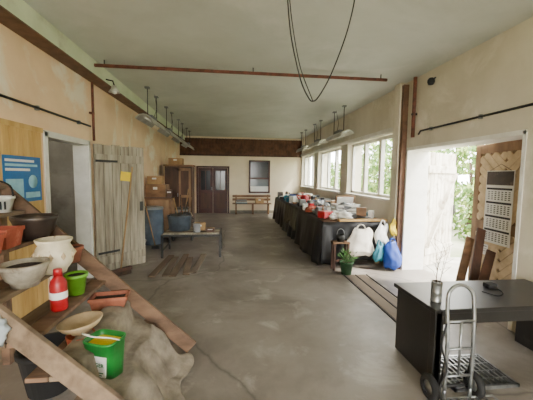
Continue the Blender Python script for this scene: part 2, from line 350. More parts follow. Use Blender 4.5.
def trough(x,y,z,L,tilt=0.0):
    o=Ob("hanging_lamp")
    Rt=Matrix.Rotation(tilt,3,'Y')
    prof=[(-.16,-.055),(-.11,.02),(-.035,.055),(.035,.055),(.11,.02),(.16,-.055)]
    V=[];Fc=[]
    for yy in(-L/2,L/2):
        for px,pz in prof: V.append(Rt@Vector((px,yy,pz))+Vector((x,y,z)))
        for px,pz in prof[::-1]: V.append(Rt@Vector((px*.92,yy,pz-.012))+Vector((x,y,z)))
    n=12
    for k in range(n): Fc.append((k,(k+1)%n,n+(k+1)%n,n+k))
    for b in(0,n):
        for k in range(5): Fc.append((b+k,b+k+1,b+n-2-k,b+n-1-k))
    o.add(V,Fc,ENAMEL)
    o.tube([(x,y-L/2+.05,z-.005),(x,y+L/2-.05,z-.005)],.018,PAPER,10)
    o.b2(x-.04,x+.04,y-.18,y+.18,z+.05,z+.11,GREYP)
    for s in(-1,1):
        o.tube([(x,y+s*L*.3,z+.04),(x,y+s*L*.3,ZC)],.009,DKMETAL,6);o.b2(x-.04,x+.04,y+s*L*.3-.04,y+s*L*.3+.04,ZC-.03,ZC-.001,GREYP)
    o.tube([(x,y+.1,z+.1),(x+.05,y+.15,z+.3),(x,y+.2,ZC)],.005,DKMETAL,6)
    o.done()
for y in(6.2,7.8,9.4,11.0): trough(-1.56,y,2.62,1.1,.25)
for y in(7.0,8.8,10.6): trough(2.5,y,2.58,1.1,-.25)
# wood panel + poster on left wall
o=Ob("pine_panelling");xp=XL+.004
y=2.1
while y<3.6: o.b2(xp,xp+.018,y,y+.093,0.002,2.07,PINE,.003);y+=.098
o.b2(xp,xp+.03,2.1,3.68,2.05,2.1,PINE);o.done()
o=Ob("poster")
py0,py1,pz0,pz1=3.06,3.62,1.30,1.77;x=XL+.024
o.b2(x,x+.003,py0,py1,pz0,pz1,POSTER);o.b2(x+.003,x+.004,py0+.03,py0+.27,pz0+.05,pz0+.24,POSTL);o.b2(x+.003,x+.004,py0+.30,py1-.03,pz0+.04,pz0+.10,POSTL)
o.lathe((x+.003,py0+.42,pz0+.21),[(0,.002),(.07,.002),(.07,0)],POSTL,20,rot=Matrix.Rotation(math.pi/2,3,'Y'))
for k,(a,b) in enumerate(((.03,.45),(.03,.5),(.03,.38))): o.b2(x+.003,x+.0045,py0+a,py0+b,pz1-.06-k*.045,pz1-.035-k*.045,PAPER if k!=1 else POSTL)
o.done()
# ---------------------------------------------------------------- floor details
o=Ob("floor_channel_cover");
for k in range(2): o.b2(1.83+k*.17,1.99+k*.17,2.7,4.6,0.001,.006,STRIP,.002)
for x in(1.80,1.995,2.18): o.b2(x,x+.018,2.7,4.6,0,.010,DARKGAP)
o.done()
o=Ob("floor_grate")
gx0,gx1,gy0,gy1=1.66,2.2,1.95,2.35
for q in((gx0,gx1,gy0,gy0+.02),(gx0,gx1,gy1-.02,gy1),(gx0,gx0+.02,gy0,gy1),(gx1-.02,gx1,gy0,gy1)): o.b2(q[0],q[1],q[2],q[3],.002,.03,GALV)
k=gx0+.05
while k<gx1-.03: o.b2(k,k+.008,gy0,gy1,.004,.028,GALV);k+=.045
k=gy0+.09
while k<gy1-.03: o.b2(gx0,gx1,k,k+.008,.004,.026,GALV);k+=.09
o.done()
random.seed(21)
for k,(x,y,L,a,m) in enumerate(((-1.22,5.35,1.25,.05,BOARD),(-1.06,5.30,1.1,-.03,STRIP),(-.92,5.38,1.3,.02,BOARD),(-.77,5.30,1.0,-.07,BOARD),(-.60,5.45,1.15,.06,STRIP))):
    o=Ob("loose_board");o.box((x,y,.014),(.11,L,.025),m,RZ(-a),.004)
    for s in(-1,1): o.lathe(Vector((x,y,.027))+RZ(-a)@Vector((0,s*L*.42,0)),[(0,.002),(.006,.002),(.006,0)],RUST,8)
    o.done()
# ---------------------------------------------------------------- long draped table
tx0,tx1,ty0,ty1,tz=1.62,2.80,5.15,11.0,.8
o=Ob("long_table")
for k in range(6): o.b2(tx0+.01+k*.196,tx0+.01+k*.196+.192,ty0,ty1,tz-.035,tz,MIDWOOD,.003)
y=ty0+.08
while y<ty1:
    for x in(tx0+.1,tx1-.1): o.b2(x-.035,x+.035,y,y+.07,0,tz-.035,MIDWOOD)
    o.b2(tx0+.1,tx1-.1,y,y+.05,tz-.12,tz-.035,MIDWOOD);y+=1.9
tbl=o.done()
o=Ob("black_sheet")
def side(u,v):
    y=ty0-.03+(ty1-ty0+.06)*u
    lo=.01+.10*max(0,noise.noise(Vector((y*1.3,0,9))))
    z=(tz+.012)*(1-v)+lo*v
    a=.04*v*math.sin(u*62+2*math.sin(u*17))+.045*v*noise.noise(Vector((u*25,v*2,0)))
    return Vector((tx0-.035-.05*v+a-.03*v,y,z))
o.grid(side,240,10,BLACK)
def front(u,v):
    x=tx0-.035+(1.12)*u;lo=.03+.12*u
    z=(tz-.0)*(1-v)+lo*v;a=.05*v*math.sin(u*21+1)+.03*v*noise.noise(Vector((u*9,v*2,5)))
    return Vector((x,ty0-.04-.03*v+a,z))
o.grid(front,60,8,BLACK)
def top(u,v):
    y=ty0+.25+(ty1-ty0-.2)*u;x=tx0-.035+.9*v
    return Vector((x,y,tz+.018+.035*max(0,noise.noise(Vector((y*2.3,x*4,3))))*min(1,v*6)))
o.grid(top,120,14,BLACK)
# darker olive tarp hanging over part of the long side
def tarp(u,v):
    y=7.0+1.5*u;z=tz+.03-(.50+.08*math.sin(u*9))*v
    return Vector((tx0-.075-.05*v+.03*v*math.sin(u*30),y,z))
o.grid(tarp,50,8,OLIVE)
sh=o.done(.004);sh.parent=tbl
cols=[WHITE,PAPER,DKMETAL,BLACK,BAGW,CARD,DKWOOD,FILM,OLIVE,MIDWOOD,GREYP,TURQ,WHITE,BEIGE,GALV,DKGLAZE,BLACK,PAPER,CARD,RED,BLUE,BLACK,DKWOOD,TERRA]
def prism_item(o,x,y,z,m): 
    w,d,h=random.uniform(.08,.24),random.uniform(.08,.26),random.uniform(.05,.20);Rr=RZ(random.uniform(-.6,.6))
    o.box((x,y,z+h/2),(w,d,h),m,Rr,.006)
    if random.random()<.5: o.box((x,y,z+h+.006),(w*.9,d*.7,.012),random.choice(cols),Rr,.003)
def bottle(o,x,y,z,m):
    h=random.uniform(.14,.28);r=random.uniform(.025,.045);o.lathe((x,y,z),[(0,0),(r,0),(r,h*.6),(r*.4,h*.78),(r*.4,h*.95),(0,h)],m,12)
def bowl(o,x,y,z,m,r=None):
    r=r or random.uniform(.06,.12);o.lathe((x,y,z),[(0,0),(r*.5,0),(r*.8,r*.35),(r,r*.75),(r*.92,r*.75),(r*.7,r*.35),(0,r*.1)],m,18)
def pile(o,x,y,z,m,r=.13): o.blob((x,y,z+r*.35),r,m,(1,1.2,.5),.6,2.6,random.random()*50,3)
random.seed(5)
o=Ob("assorted_table_goods")
keep=[(2.55,6.6,.36),(1.93,7.9,.28),(2.3,5.9,.40)]
y=5.4
while y<10.9:
    x=tx0+.12
    while x<tx1-.1:
        m=random.choice(cols);r=random.random();xx=min(2.64,x+random.uniform(-.03,.03));yy=y+random.uniform(-.05,.05);z=tz+.03
        if all((xx-a)**2+(yy-b)**2>c*c for a,b,c in keep):
            if r<.42: prism_item(o,xx,yy,z,m)
            elif r<.5: bottle(o,xx,yy,z,m)
            elif r<.7: bowl(o,xx,yy,z,m)
            else: pile(o,xx,yy,z,m,random.uniform(.09,.16))
        x+=random.uniform(.13,.21)
    y+=random.uniform(.15,.22)
for (cx,cy,wx,wy,hh) in((2.15,5.46,.9,.36,.06),(2.1,7.2,.7,.5,.17),(1.95,8.7,.6,.6,.16),(2.2,9.9,.8,.6,.18)):
    def fl(u,v):
        x=cx+(u-.5)*wx;y=cy+(v-.5)*wy;e=min(1,4*min(u,1-u,v,1-v)+.15);return Vector((x+.03*noise.noise(Vector((y*6,x,1))),y,tz+.04+hh*e*(.65+.7*noise.noise(Vector((x*7,y*7,2))))))
    o.grid(fl,26,26,FILM if cy!=5.46 else BLACK)
gd=o.done();gd.parent=tbl
o=Ob("picture_frame");Rr=Matrix.Rotation(math.radians(-72),3,'X')
o.box((2.55,6.6,tz+.2),(.46,.36,.02),MIDWOOD,Rr,.004);o.box((2.55,6.588,tz+.204),(.38,.29,.02),PAPER,Rr);o.done()
o=Ob("red_watering_can");c=(1.93,7.9,tz+.05)
o.lathe(c,[(0,0),(.11,0),(.12,.02),(.11,.2),(.07,.24),(.06,.25),(.05,.24),(0,.1)],RED,20);o.tube([(1.84,7.85,tz+.1),(1.72,7.75,tz+.24),(1.66,7.7,tz+.3)],.016,RED,8)
o.tube(spline([(2.01,7.95,tz+.1),(2.11,8.0,tz+.2),(2.05,7.97,tz+.3),(1.95,7.9,tz+.28)]),.01,RED,8);o.done()
o=Ob("storage_crate");
x,y=2.3,5.9
for k in range(3):
    z=tz+.05+k*.07;o.b2(x-.25,x+.25,y-.17,y-.155,z,z+.05,WHITE);o.b2(x-.25,x+.25,y+.155,y+.17,z,z+.05,WHITE);o.b2(x-.25,x-.235,y-.17,y+.17,z,z+.05,WHITE);o.b2(x+.235,x+.25,y-.17,y+.17,z,z+.05,WHITE)
for sx in(-1,1):
    for sy in(-1,1): o.b2(x+sx*.235-.015,x+sx*.235+.015,y+sy*.155-.015,y+sy*.155+.015,tz+.03,tz+.25,WHITE)
o.b2(x-.24,x+.24,y-.16,y+.16,tz+.03,tz+.045,WHITE);pile(o,x,y,tz+.12,FILM,.17);o.done()
o=Ob("wooden_plank");o.b2(1.9,2.80,5.12,5.26,tz+.002,tz+.035,PINE,.004);o.done()
# soft bags hanging from the table front: pinched at the top, sagging, with folds
def bag(name,x,y,zt,w,h,m,seed,d=.1):
    o=Ob(name)
    V=[];Fc=[];n=40;rows=18
    for j in range(rows):
        t=j/(rows-1);ww=w/2*(.55+.45*min(1,t*1.8)**.7)*(1 if t<.88 else 1-(t-.88)*2.2);dd=d/2*(.25+1.0*math.sin(min(1,t*1.1)*math.pi*.62))*(1 if t<.92 else .6)
        for k in range(n):
            a=2*math.pi*k/n;fold=.10*math.sin(a*7+seed*2+2*t)*(1-.5*t);f=1+.20*noise.noise(Vector((math.cos(a)*2.2,math.sin(a)*2.2+seed,t*3)))+fold*.6
            V.append(Vector((x+ww*f*math.cos(a)+.02*math.sin(t*5+seed),y+dd*f*math.sin(a),zt-h*t+.03*math.sin(a*2+seed)*(1-t)-.02*math.cos(a*3+seed)*t)))
    for j in range(rows-1):
        for k in range(n): k2=(k+1)%n;Fc.append((j*n+k,j*n+k2,(j+1)*n+k2,(j+1)*n+k))
    Fc.append(tuple((rows-1)*n+k for k in range(n)));Fc.append(tuple(range(n)))
    o.add(V,Fc,m,True)
    for s in(-1,1): o.tube(spline([(x-w*.2,y+s*.015,zt-.01),(x-w*.08,y+s*.01,zt+.07),(x+w*.08,y+s*.01,zt+.07),(x+w*.2,y+s*.015,zt-.01)],5),.007,m,6)
    return o
bag("cloth_bag",2.22,4.93,.70,.46,.46,BAGW,1,.13).done()
bag("shopping_bag",2.62,4.95,.77,.24,.36,PAPER,2,.08).done()
bag("shopping_bag",2.52,4.85,.44,.18,.28,TURQ,7,.10).done()
bag("shopping_bag",2.73,4.80,.48,.30,.44,BLUE,4,.18).done()
bag("shopping_bag",2.80,4.90,.80,.12,.20,YEL,3,.06).done()
o=Ob("wooden_stool");o.b2(1.70,2.00,4.84,4.99,.46,.49,MIDWOOD,.005)
for x in(1.73,1.97):
    for y in(4.86,4.97): o.b2(x-.018,x+.018,y-.018,y+.018,0,.46,DKWOOD)
o.b2(1.73,1.97,4.85,4.87,.15,.19,DKWOOD);o.done()
o=Ob("enamel_pot");o.lathe((1.85,4.915,.492),[(0,0),(.055,0),(.065,.02),(.07,.12),(.074,.12),(.066,.02),(0,.02)],DKMETAL,20);o.tube(spline([(1.78,4.915,.60),(1.80,4.915,.68),(1.85,4.915,.71),(1.90,4.915,.68),(1.92,4.915,.60)],5),.004,GALV,6);o.done()
o=Ob("potted_plant");DG=mat("dark_green_pot",(40,84,44));o.lathe((1.87,4.66,.0),[(0,0),(.08,0),(.105,.19),(.115,.19),(.115,.215),(.10,.215),(.075,.12),(0,.12)],DG,20);o.disc((1.87,4.66,.19),.098,SOIL)
random.seed(3)
PL=mat("plant_leaf",(70,116,46),(46,84,32),6,.6)
for k in range(46):
    a=random.uniform(0,6.28);el=random.uniform(.3,1.4);d=Vector((math.cos(a)*math.cos(el),math.sin(a)*math.cos(el),math.sin(el)));p=Vector((1.87,4.66,.19));q=p+d*random.uniform(.08,.2);s=d.cross(Vector((0,0,1))).normalized()*.02
    o.tube([p,q],.0025,PL,4);o.add([q,q+d*.03+s,q+d*.085+Vector((0,0,-.015)),q+d*.03-s],[(0,1,2,3)],PL)
o.done()
# ---------------------------------------------------------------- left mid-ground
def barrel(name,x,y,r,h,m,lid):
    o=Ob(name);o.lathe((x,y,0),[(0,0),(r*.93,0),(r*.97,.03),(r,h*.3),(r*1.03,h*.33),(r,h*.36),(r,h*.64),(r*1.03,h*.67),(r,h*.7),(r*.96,h*.94),(r*1.02,h*.95),(r*1.02,h),(r*.9,h),(r*.88,h*.9),(0,h*.9)],m,28)
    if lid: o.lathe((x,y,h),[(0,.02),(r*.6,.03),(r*1.0,.01),(r*1.04,-.03)],lid,28)
    o.done()
barrel("rain_barrel",-1.84,7.15,.24,.84,BLUEB,GREYP)
def cardbox(x0,x1,y0,y1,z0,z1,m=CARD):
    o=Ob("cardboard_box");o.b2(x0,x1,y0,y1,z0,z1,m,.006);ym=(y0+y1)/2
    o.b2(x0,x1,ym-.025,ym+.025,z1,z1+.002,BEIGE);o.b2(x0-.001,x0,ym-.025,ym+.025,z1-.08,z1,BEIGE)
    o.b2((x0+x1)/2-.05,(x0+x1)/2+.05,y0-.002,y0,z0+(z1-z0)*.6,z0+(z1-z0)*.8,PAPER);o.done()
o=Ob("wooden_cabinet");x0,x1,y0,y1=-2.12,-1.5,7.5,8.05
o.b2(x0,x1,y0,y1,0.05,1.02,MIDWOOD,.006);o.b2(x0-.01,x1+.02,y0-.02,y1,1.02,1.05,DKWOOD,.004)
for z in(.1,.56): o.b2(x0+.04,x1-.04,y0-.018,y0,z,z+.42,LEAFFR,.005);o.tube([((x0+x1)/2-.05,y0-.03,z+.2),((x0+x1)/2+.05,y0-.03,z+.2)],.008,DKMETAL,6)
for x in(x0+.04,x1-.04):
    for y in(y0+.04,y1-.04): o.b2(x-.03,x+.03,y-.03,y+.03,0,.05,DKWOOD)
o.done()
cardbox(-2.1,-1.62,7.52,7.98,1.052,1.36,MIDWOOD);cardbox(-2.06,-1.72,7.56,7.9,1.364,1.56);cardbox(-1.60,-1.50,7.6,7.8,1.052,1.22,DKWOOD)
o=Ob("wardrobe");x0,x1,y0,y1=-2.0,-1.2,9.2,9.75
o.b2(x0,x1,y0,y1,0.06,1.85,DKWOOD,.006);o.b2(x0-.03,x1+.03,y0-.03,y1,1.85,1.9,MIDWOOD,.005)
for s in(0,1):
    a=x0+.04+s*.37
    for q in((a,a+.06,.12,1.8),(a+.29,a+.35,.12,1.8),(a,a+.35,.12,.2),(a,a+.35,1.72,1.8),(a,a+.35,.92,1.0)): o.b2(q[0],q[1],y0-.02,y0,q[2],q[3],LEAFFR if s else DKWOOD)
o.b2(x0+.37,x0+.39,y0-.04,y0-.02,.95,1.05,GALV);o.b2(x0,x1,y0,y1,0,.06,DKWOOD);o.done()
cardbox(-1.9,-1.5,9.25,9.6,1.902,2.1)
o=Ob("iron_frame_table");x0,x1,y0,y1,h=-1.34,-.24,5.85,6.55,.45
for x in(x0,x1):
    for y in(y0,y1): o.b2(x-.018,x+.018,y-.018,y+.018,0,h,DKMETAL)
for y in(y0,y1): o.b2(x0,x1,y-.018,y+.018,h-.035,h,DKMETAL)
for x in(x0,x1): o.b2(x-.018,x+.018,y0,y1,h-.035,h,DKMETAL);o.b2(x-.01,x+.01,y0,y1,.12,.145,DKMETAL)
for k in range(5): o.b2(x0+.02,x1-.02-(.0 if k<3 else .25),y0+.02+k*.135,y0+.145+k*.135,h,h+.022,BOARD if k%2 else GREYWOOD,.003)
o.done()
o=Ob("wash_tub");o.lathe((-1.07,6.25,.474),[(0,0),(.2,0),(.21,.02),(.235,.28),(.25,.3),(.235,.31),(.22,.28),(.195,.03),(0,.03)],mat("blue_grey_enamel",(76,86,96),(52,60,68),6,.45),28)
o.tube(spline([(-.83,6.25,.72),(-.79,6.25,.70),(-.79,6.25,.64),(-.83,6.25,.62)],5),.008,DKMETAL,6)
o.blob((-1.07,6.25,.74),.17,BLACK,(1,1,.5),.5,2,3);o.tube([(-1.08,6.25,.7),(-1.2,6.3,1.12)],.01,CARD,8);o.tube([(-1.0,6.25,.7),(-.92,6.3,1.05)],.01,DKMETAL,8);o.tube([(-1.0,6.2,.7),(-1.05,6.3,1.18)],.008,MIDWOOD,8);o.done()
x,y,m=-.70,6.00,GREYP
o=Ob("paint_can");o.lathe((x,y,.474),[(0,0),(.07,0),(.072,.005),(.07,.01),(.07,.15),(.074,.155),(.074,.165),(.06,.165),(.058,.158),(0,.158)],m,20);o.tube(spline([(x-.07,y,.60),(x-.05,y-.05,.52),(x,y-.075,.50),(x+.05,y-.05,.52),(x+.07,y,.60)],4),.003,GALV,5)
o.done()
cardbox(-.78,-.56,6.14,6.36,.474,.62,CARD);cardbox(-.52,-.36,6.0,6.2,.474,.54,DKWOOD)
o=Ob("handcart");x,y=-1.2,7.62
for sx in(-1,1): o.beam((x+sx*.17,y-.35,.30),(x+sx*.17,y+.35,.30),.05,.03,DKWOOD)
o.b2(x-.2,x+.2,y-.32,y+.32,.325,.345,MIDWOOD)
for q in((x-.2,x-.185,y-.32,y+.32),(x+.185,x+.2,y-.32,y+.32),(x-.2,x+.2,y-.32,y-.305),(x-.2,x+.2,y+.305,y+.32)): o.b2(q[0],q[1],q[2],q[3],.345,.55,DKWOOD)
for sx in(-1,1):
    for yy in(y-.22,y+.22): o.lathe((x+sx*.225,yy,.15),[(.0,-.02),(.03,-.02),(.03,-.01),(.12,-.01),(.13,-.02),(.15,-.02),(.15,.02),(.13,.02),(.12,.01),(.03,.01),(0,.02)],DKMETAL,20,rot=Matrix.Rotation(math.pi/2,3,'Y'))
for yy in(y-.22,y+.22): o.tube([(x-.22,yy,.15),(x+.22,yy,.15)],.012,DKMETAL,6);o.b2(x-.03,x+.03,yy-.02,yy+.02,.15,.325,DKWOOD)
pile(o,x,y-.1,.5,BLACK,.2);pile(o,x,y+.15,.52,BEIGE,.16);o.tube([(x,y,.45),(x+.1,y+.1,1.25)],.013,CARD,8);o.tube([(x-.05,y,.45),(x-.1,y+.1,1.1)],.012,DKMETAL,8);o.tube([(x+.06,y,.45),(x+.2,y-.1,1.05)],.011,MIDWOOD,8);o.done()
o=Ob("metal_cupboard");o.b2(-1.55,-1.2,8.4,8.75,0,.65,GREYP,.01);o.b2(-1.56,-1.19,8.39,8.76,.65,.69,DKMETAL,.006);o.tube(spline([(-1.45,8.57,.69),(-1.43,8.57,.76),(-1.32,8.57,.76),(-1.30,8.57,.69)],4),.009,DKMETAL,6);o.b2(-1.42,-1.33,8.375,8.39,.5,.6,RED);o.done()
o=Ob("garden_hoe");o.tube([(-1.66,6.65,.02),(-1.98,6.7,1.5)],.013,CARD,8);o.box((-1.65,6.6,.03),(.15,.02,.06),DKMETAL);o.done()
o=Ob("flower_tub");o.lathe((-1.88,6.2,0),[(0,0),(.1,0),(.14,.25),(.155,.25),(.155,.28),(.13,.28),(.09,.03),(0,.03)],GREYP,20);o.blob((-1.88,6.2,.24),.12,SOIL,(1,1,.3),.3,3,1);o.done()
o=Ob("folded_blanket");
for k in range(4): o.b2(.15+.01*k,.62-.01*k,12.4,12.68,.452+k*.035,.485+k*.035,(TURQ,BAGW,DKGLAZE,GREYP)[k],.012)
o.done()
cardbox(.95,1.3,12.38,12.66,.452,.66)
# ---------------------------------------------------------------- stepped plant stand
o=Ob("stepped_plant_stand")
Yn_,Yf_=1.64,2.64
for yy,mm in((Yn_,STAIRG),(Yf_,STAIRW)):
    o.beam((-.36,yy,.055),(-1.88,yy,1.49),.12,.032,mm,up=(0,0,1),bev=.004)
    o.b2(-1.9,-1.84,yy-.03,yy+.03,0,1.47,STAIRW)
tr=[.3,.5,.7,.9,1.1,1.3]
for i,z in enumerate(tr):
    xf=-.36-z-.01;dw=.115
    for k in range(2):
        a=xf-k*(dw+.006);o.b2(a-dw,a,Yn_+.02,Yf_+.05+random.uniform(-.03,.04),z-.028,z-.001,STAIRG if (i+k)%2 else STAIRW,.004)
o.b2(-2.10,-1.80,Yn_-.1,Yf_+.04,1.472,1.499,STAIRG,.004)
o.done()
def bowlpot(name,c,prof,m,seg=28,soil=None,sx=1,sy=1,rot=None):
    o=Ob(name);o.lathe(c,prof,m,seg,sx=sx,sy=sy,rot=rot)
    if soil: o.disc((c[0],c[1],c[2]+soil[1]),soil[0],SOIL,seg,sx=sx,sy=sy)
    return o
o=bowlpot("decorated_ceramic_pot",(-1.25,2.24,.90),[(0,0),(.07,0),(.075,.02),(.11,.07),(.12,.13),(.112,.17),(.095,.20),(.11,.225),(.115,.24),(.10,.24),(.085,.19),(0,.18)],CREAM,soil=(.09,.2))
for k in range(10):
    a=2*math.pi*k/10;o.lathe((-1.25+.118*math.cos(a),2.24+.118*math.sin(a),1.03),[(0,-.03),(.018,0),(0,.03)],BEIGE,6)
o.done()
o=bowlpot("stone_planter",(-1.28,1.98,.90),[(0,0),(.07,0),(.08,.03),(.10,.05),(.12,.11),(.13,.125),(.13,.145),(.11,.145),(.10,.11),(0,.11)],STONE,soil=(.10,.12));o.done()
o=bowlpot("dark_glazed_bowl",(-1.49,2.44,1.10),[(0,0),(.08,0),(.085,.02),(.12,.07),(.14,.14),(.150,.16),(.150,.18),(.135,.18),(.115,.1),(0,.06)],DKGLAZE,soil=(.125,.13));o.done()
FP=[(0,0),(.05,0),(.068,.1),(.078,.1),(.078,.125),(.07,.125),(.06,.1),(0,.1)]
o=bowlpot("terracotta_flowerpot",(-1.74,2.20,1.30),FP,TERRA,soil=(.062,.11));o.done()
o=bowlpot("terracotta_flowerpot",(-1.26,2.50,.90),FP,TERRAD,soil=(.062,.11));o.done()
o=bowlpot("white_flowerpot",(-1.74,2.02,1.30),FP,WHITE,soil=(.062,.11));o.done()
def rectplanter(name,c,w,d,h,m,ang,tp=.85):
    o=Ob(name);R=RZ(ang);c=Vector(c);V=[]
    lv=[(tp,0),(1,h*.8),(1.08,h*.8),(1.08,h),(.94,h),(.9,h*.75)]
    for f,z in lv:
        for a,b in((-1,-1),(1,-1),(1,1),(-1,1)): V.append(R@Vector((a*w/2*f,b*d/2*f,z))+c)
    Fc=[(3,2,1,0)]
    for i in range(len(lv)-1):
        for k in range(4): Fc.append((i*4+k,i*4+(k+1)%4,(i+1)*4+(k+1)%4,(i+1)*4+k))
    o.add(V,Fc,m);n=len(lv)*4;o.add(V[n-4:n],[(0,1,2,3)],SOIL)
    return o.done()
rectplanter("terracotta_planter",(-1.54,2.17,1.10),.17,.19,.13,TERRA,.1)
rectplanter("terracotta_planter",(-1.50,1.92,1.10),.17,.2,.12,TERRA,.0)
rectplanter("terracotta_trough",(-.99,2.50,.50),.26,.15,.12,TERRAD,.15)
o=bowlpot("lime_green_flowerpot",(-1.16,2.34,.70),[(0,0),(.05,0),(.068,.13),(.078,.13),(.078,.155),(.07,.155),(.06,.13),(0,.12)],LIME,soil=(.062,.14));o.done()
o=Ob("red_bottle");c=(-1.14,2.07,.70)
o.lathe(c,[(0,0),(.045,0),(.05,.012),(.05,.17),(.045,.195),(.026,.22),(.022,.235),(0,.236)],RED,24);o.lathe((c[0],c[1],c[2]+.235),[(0,0),(.026,0),(.026,.035),(.022,.04),(0,.04)],RED,16)
o.lathe((c[0],c[1],c[2]+.08),[(.0502,0),(.0512,.001),(.0512,.045),(.0502,.046)],PAPER,24)
o.done()
o=bowlpot("ceramic_dish",(-.99,2.04,.556),[(0,0),(.06,0),(.065,.015),(.11,.04),(.13,.068),(.135,.078),(.125,.078),(.10,.05),(.05,.025),(0,.02)],BEIGE,rot=Matrix.Rotation(math.radians(-6),3,'Y'))
o.done()
o=bowlpot("terracotta_saucer",(-.99,2.02,.50),[(0,0),(.075,0),(.085,.05),(.075,.05),(.07,.01),(0,.01)],TERRA);o.done()
o=Ob("plastic_carry_basket");c=Vector((-1.77,2.46,1.302));Rb=Matrix.Rotation(.35,3,'Z')
prof=[(.8,0),(1,.1),(1.05,.1),(1.05,.12),(.97,.12),(.78,.015)]
V=[];
for f,z in prof:
    for k in range(24):
        a=2*math.pi*k/24;V.append(Rb@Vector((.11*f*math.copysign(abs(math.cos(a))**.6,math.cos(a)),.08*f*math.copysign(abs(math.sin(a))**.6,math.sin(a)),z))+c)
Fc=[(i*24+k,i*24+(k+1)%24,(i+1)*24+(k+1)%24,(i+1)*24+k) for i in range(5) for k in range(24)]+[tuple(range(24))]+[tuple(120+k for k in range(24))]
o.add(V,Fc,WHITE,True)
for k in range(7): o.box(c+Rb@Vector((-.075+.025*k,-.076,.055)),(.01,.012,.06),BLKRUB,Rb)
o.tube(spline([c+Rb@Vector(p) for p in((-.11,0,.11),(-.09,0,.2),(0,0,.24),(.09,0,.2),(.11,0,.11))],5),.007,BLKRUB,6);o.done()
o=Ob("seed_tray");o.b2(-2.05,-1.82,2.0,2.3,1.50,1.51,BLKRUB);
for q in((-2.05,-2.04,2.0,2.3),(-1.83,-1.82,2.0,2.3),(-2.05,-1.82,2.0,2.01),(-2.05,-1.82,2.29,2.3)): o.b2(q[0],q[1],q[2],q[3],1.51,1.56,BLKRUB)
o.b2(-2.03,-1.84,2.03,2.27,1.51,1.54,WHITE,.01);o.done()
# sackcloth over the lower steps
o=Ob("sackcloth")
path=[(-1.00,.535),(-.90,.525),(-.84,.51),(-.80,.36),(-.70,.32),(-.62,.31),(-.54,.20),(-.46,.08),(-.38,.02),(-.28,.012)]
def cl(u,v):
    t=u*(len(path)-1);i=min(int(t),len(path)-2);f=t-i;x=path[i][0]*(1-f)+path[i+1][0]*f;z=path[i][1]*(1-f)+path[i+1][1]*f
    y=1.70+.86*v+.04*math.sin(u*6)
    k=u
    zz=z+.02*abs(noise.noise(Vector((x*5,y*7,1))))+.07*k*(math.sin(y*19+x*5+2*noise.noise(Vector((x*4,y*4,0))))*.5+.5)*min(1,max(0,(1.05-u)*4))*min(1,max(0,(u-.45)*5))
    return Vector((x+.05*math.sin(y*11)*k-.10*v*k,y+.03*math.sin(u*20),zz+.012))
o.grid(cl,80,70,SACK);o.done(.008)
# fertiliser bucket
o=Ob("fertiliser_bucket");bx,by,bz=-.79,1.90,.35
Rb=RZ(-.35)
def rr(f,z,w=.105,d=.082): return [Rb@Vector((w*f*math.copysign(abs(math.cos(2*math.pi*k/28))**.45,math.cos(2*math.pi*k/28)),d*f*math.copysign(abs(math.sin(2*math.pi*k/28))**.45,math.sin(2*math.pi*k/28)),z))+Vector((bx,by,bz-.02)) for k in range(28)]
V=sum([rr(f,z) for f,z in((.86,0),(.93,.13),(1,.24),(1.05,.24),(1.05,.255),(.97,.255),(.95,.21))],[])
Fc=[(i*28+k,i*28+(k+1)%28,(i+1)*28+(k+1)%28,(i+1)*28+k) for i in range(6) for k in range(28)]+[tuple(range(28))]
BG=mat("bucket_green",(22,118,44),(16,100,36),4,.4);o.add(V,Fc,BG,True)
o.add(rr(.95,.22),[tuple(range(28))],YEL)
o.box(Vector((bx,by,bz))+Rb@Vector((0,-.080,.095)),(.15,.006,.12),PAPER,Rb@Matrix.Rotation(-.06,3,'X'))
o.tube(spline([Vector((bx,by,bz))+Rb@Vector(p) for p in((-.11,0,.23),(-.1,-.07,.28),(0,-.1,.29),(.1,-.07,.28),(.11,0,.23))],5),.004,WHITE,6)
for k,(w,z) in enumerate(((.12,.06),(.10,.045))): o.box(Vector((bx,by,bz))+Rb@Vector((0,-.085,z)),(w,.003,.006),GREEN,Rb)
ob=o.done()
text(ob,"label_text","DÜNGER",Vector((bx,by,bz))+Rb@Vector((0,-.091,.11)),.034,GREEN,Rb@Vector((1,0,0)),(0,0,1))
o=Ob("plastic_bag");o.blob((-1.19,1.60,.80),.06,mat("thin_white_plastic",(196,204,208),(166,176,184),5,.3),(1,1,1.2),.6,2.5,8);o.done()
o=Ob("black_flower_tub");o.lathe((-1.35,2.3,0),[(0,0),(.14,0),(.19,.3),(.2,.3),(.2,.33),(.17,.33),(.13,.03),(0,.03)],BLKRUB,24);o.done()
# ---------------------------------------------------------------- black desk
o=Ob("black_desk");x0,x1,y0,y1,h=1.50,2.86,2.0,2.58,.62
o.b2(x0,x1,y0,y1,h-.035,h,BLACKW,.006)
o.b2(x0+.03,x0+.075,y0+.02,y1-.02,0,h-.035,BLACKW,.004)
o.b2(x1-.075,x1-.03,y0+.02,y1-.02,0,h-.035,BLACKW,.004)
o.b2(x0+.075,x1-.075,y1-.06,y1-.04,.30,h-.035,BLACKW)
o.b2(x0+.075,x1-.075,y0+.03,y0+.05,h-.13,h-.035,BLACKW)
o.b2(x0+.02,x0+.09,y0+.02,y0+.08,0,h-.035,BLACKW,.004);o.done()
o=Ob("tin_can");c=(1.62,2.16,.62);o.lathe(c,[(0,0),(.04,0),(.042,.005),(.04,.01),(.04,.07),(.0415,.075),(.04,.08),(.04,.155),(.043,.16),(.038,.16),(.037,.01),(0,.01)],GALV,20);o.done()
o=Ob("dried_twigs")
random.seed(11)
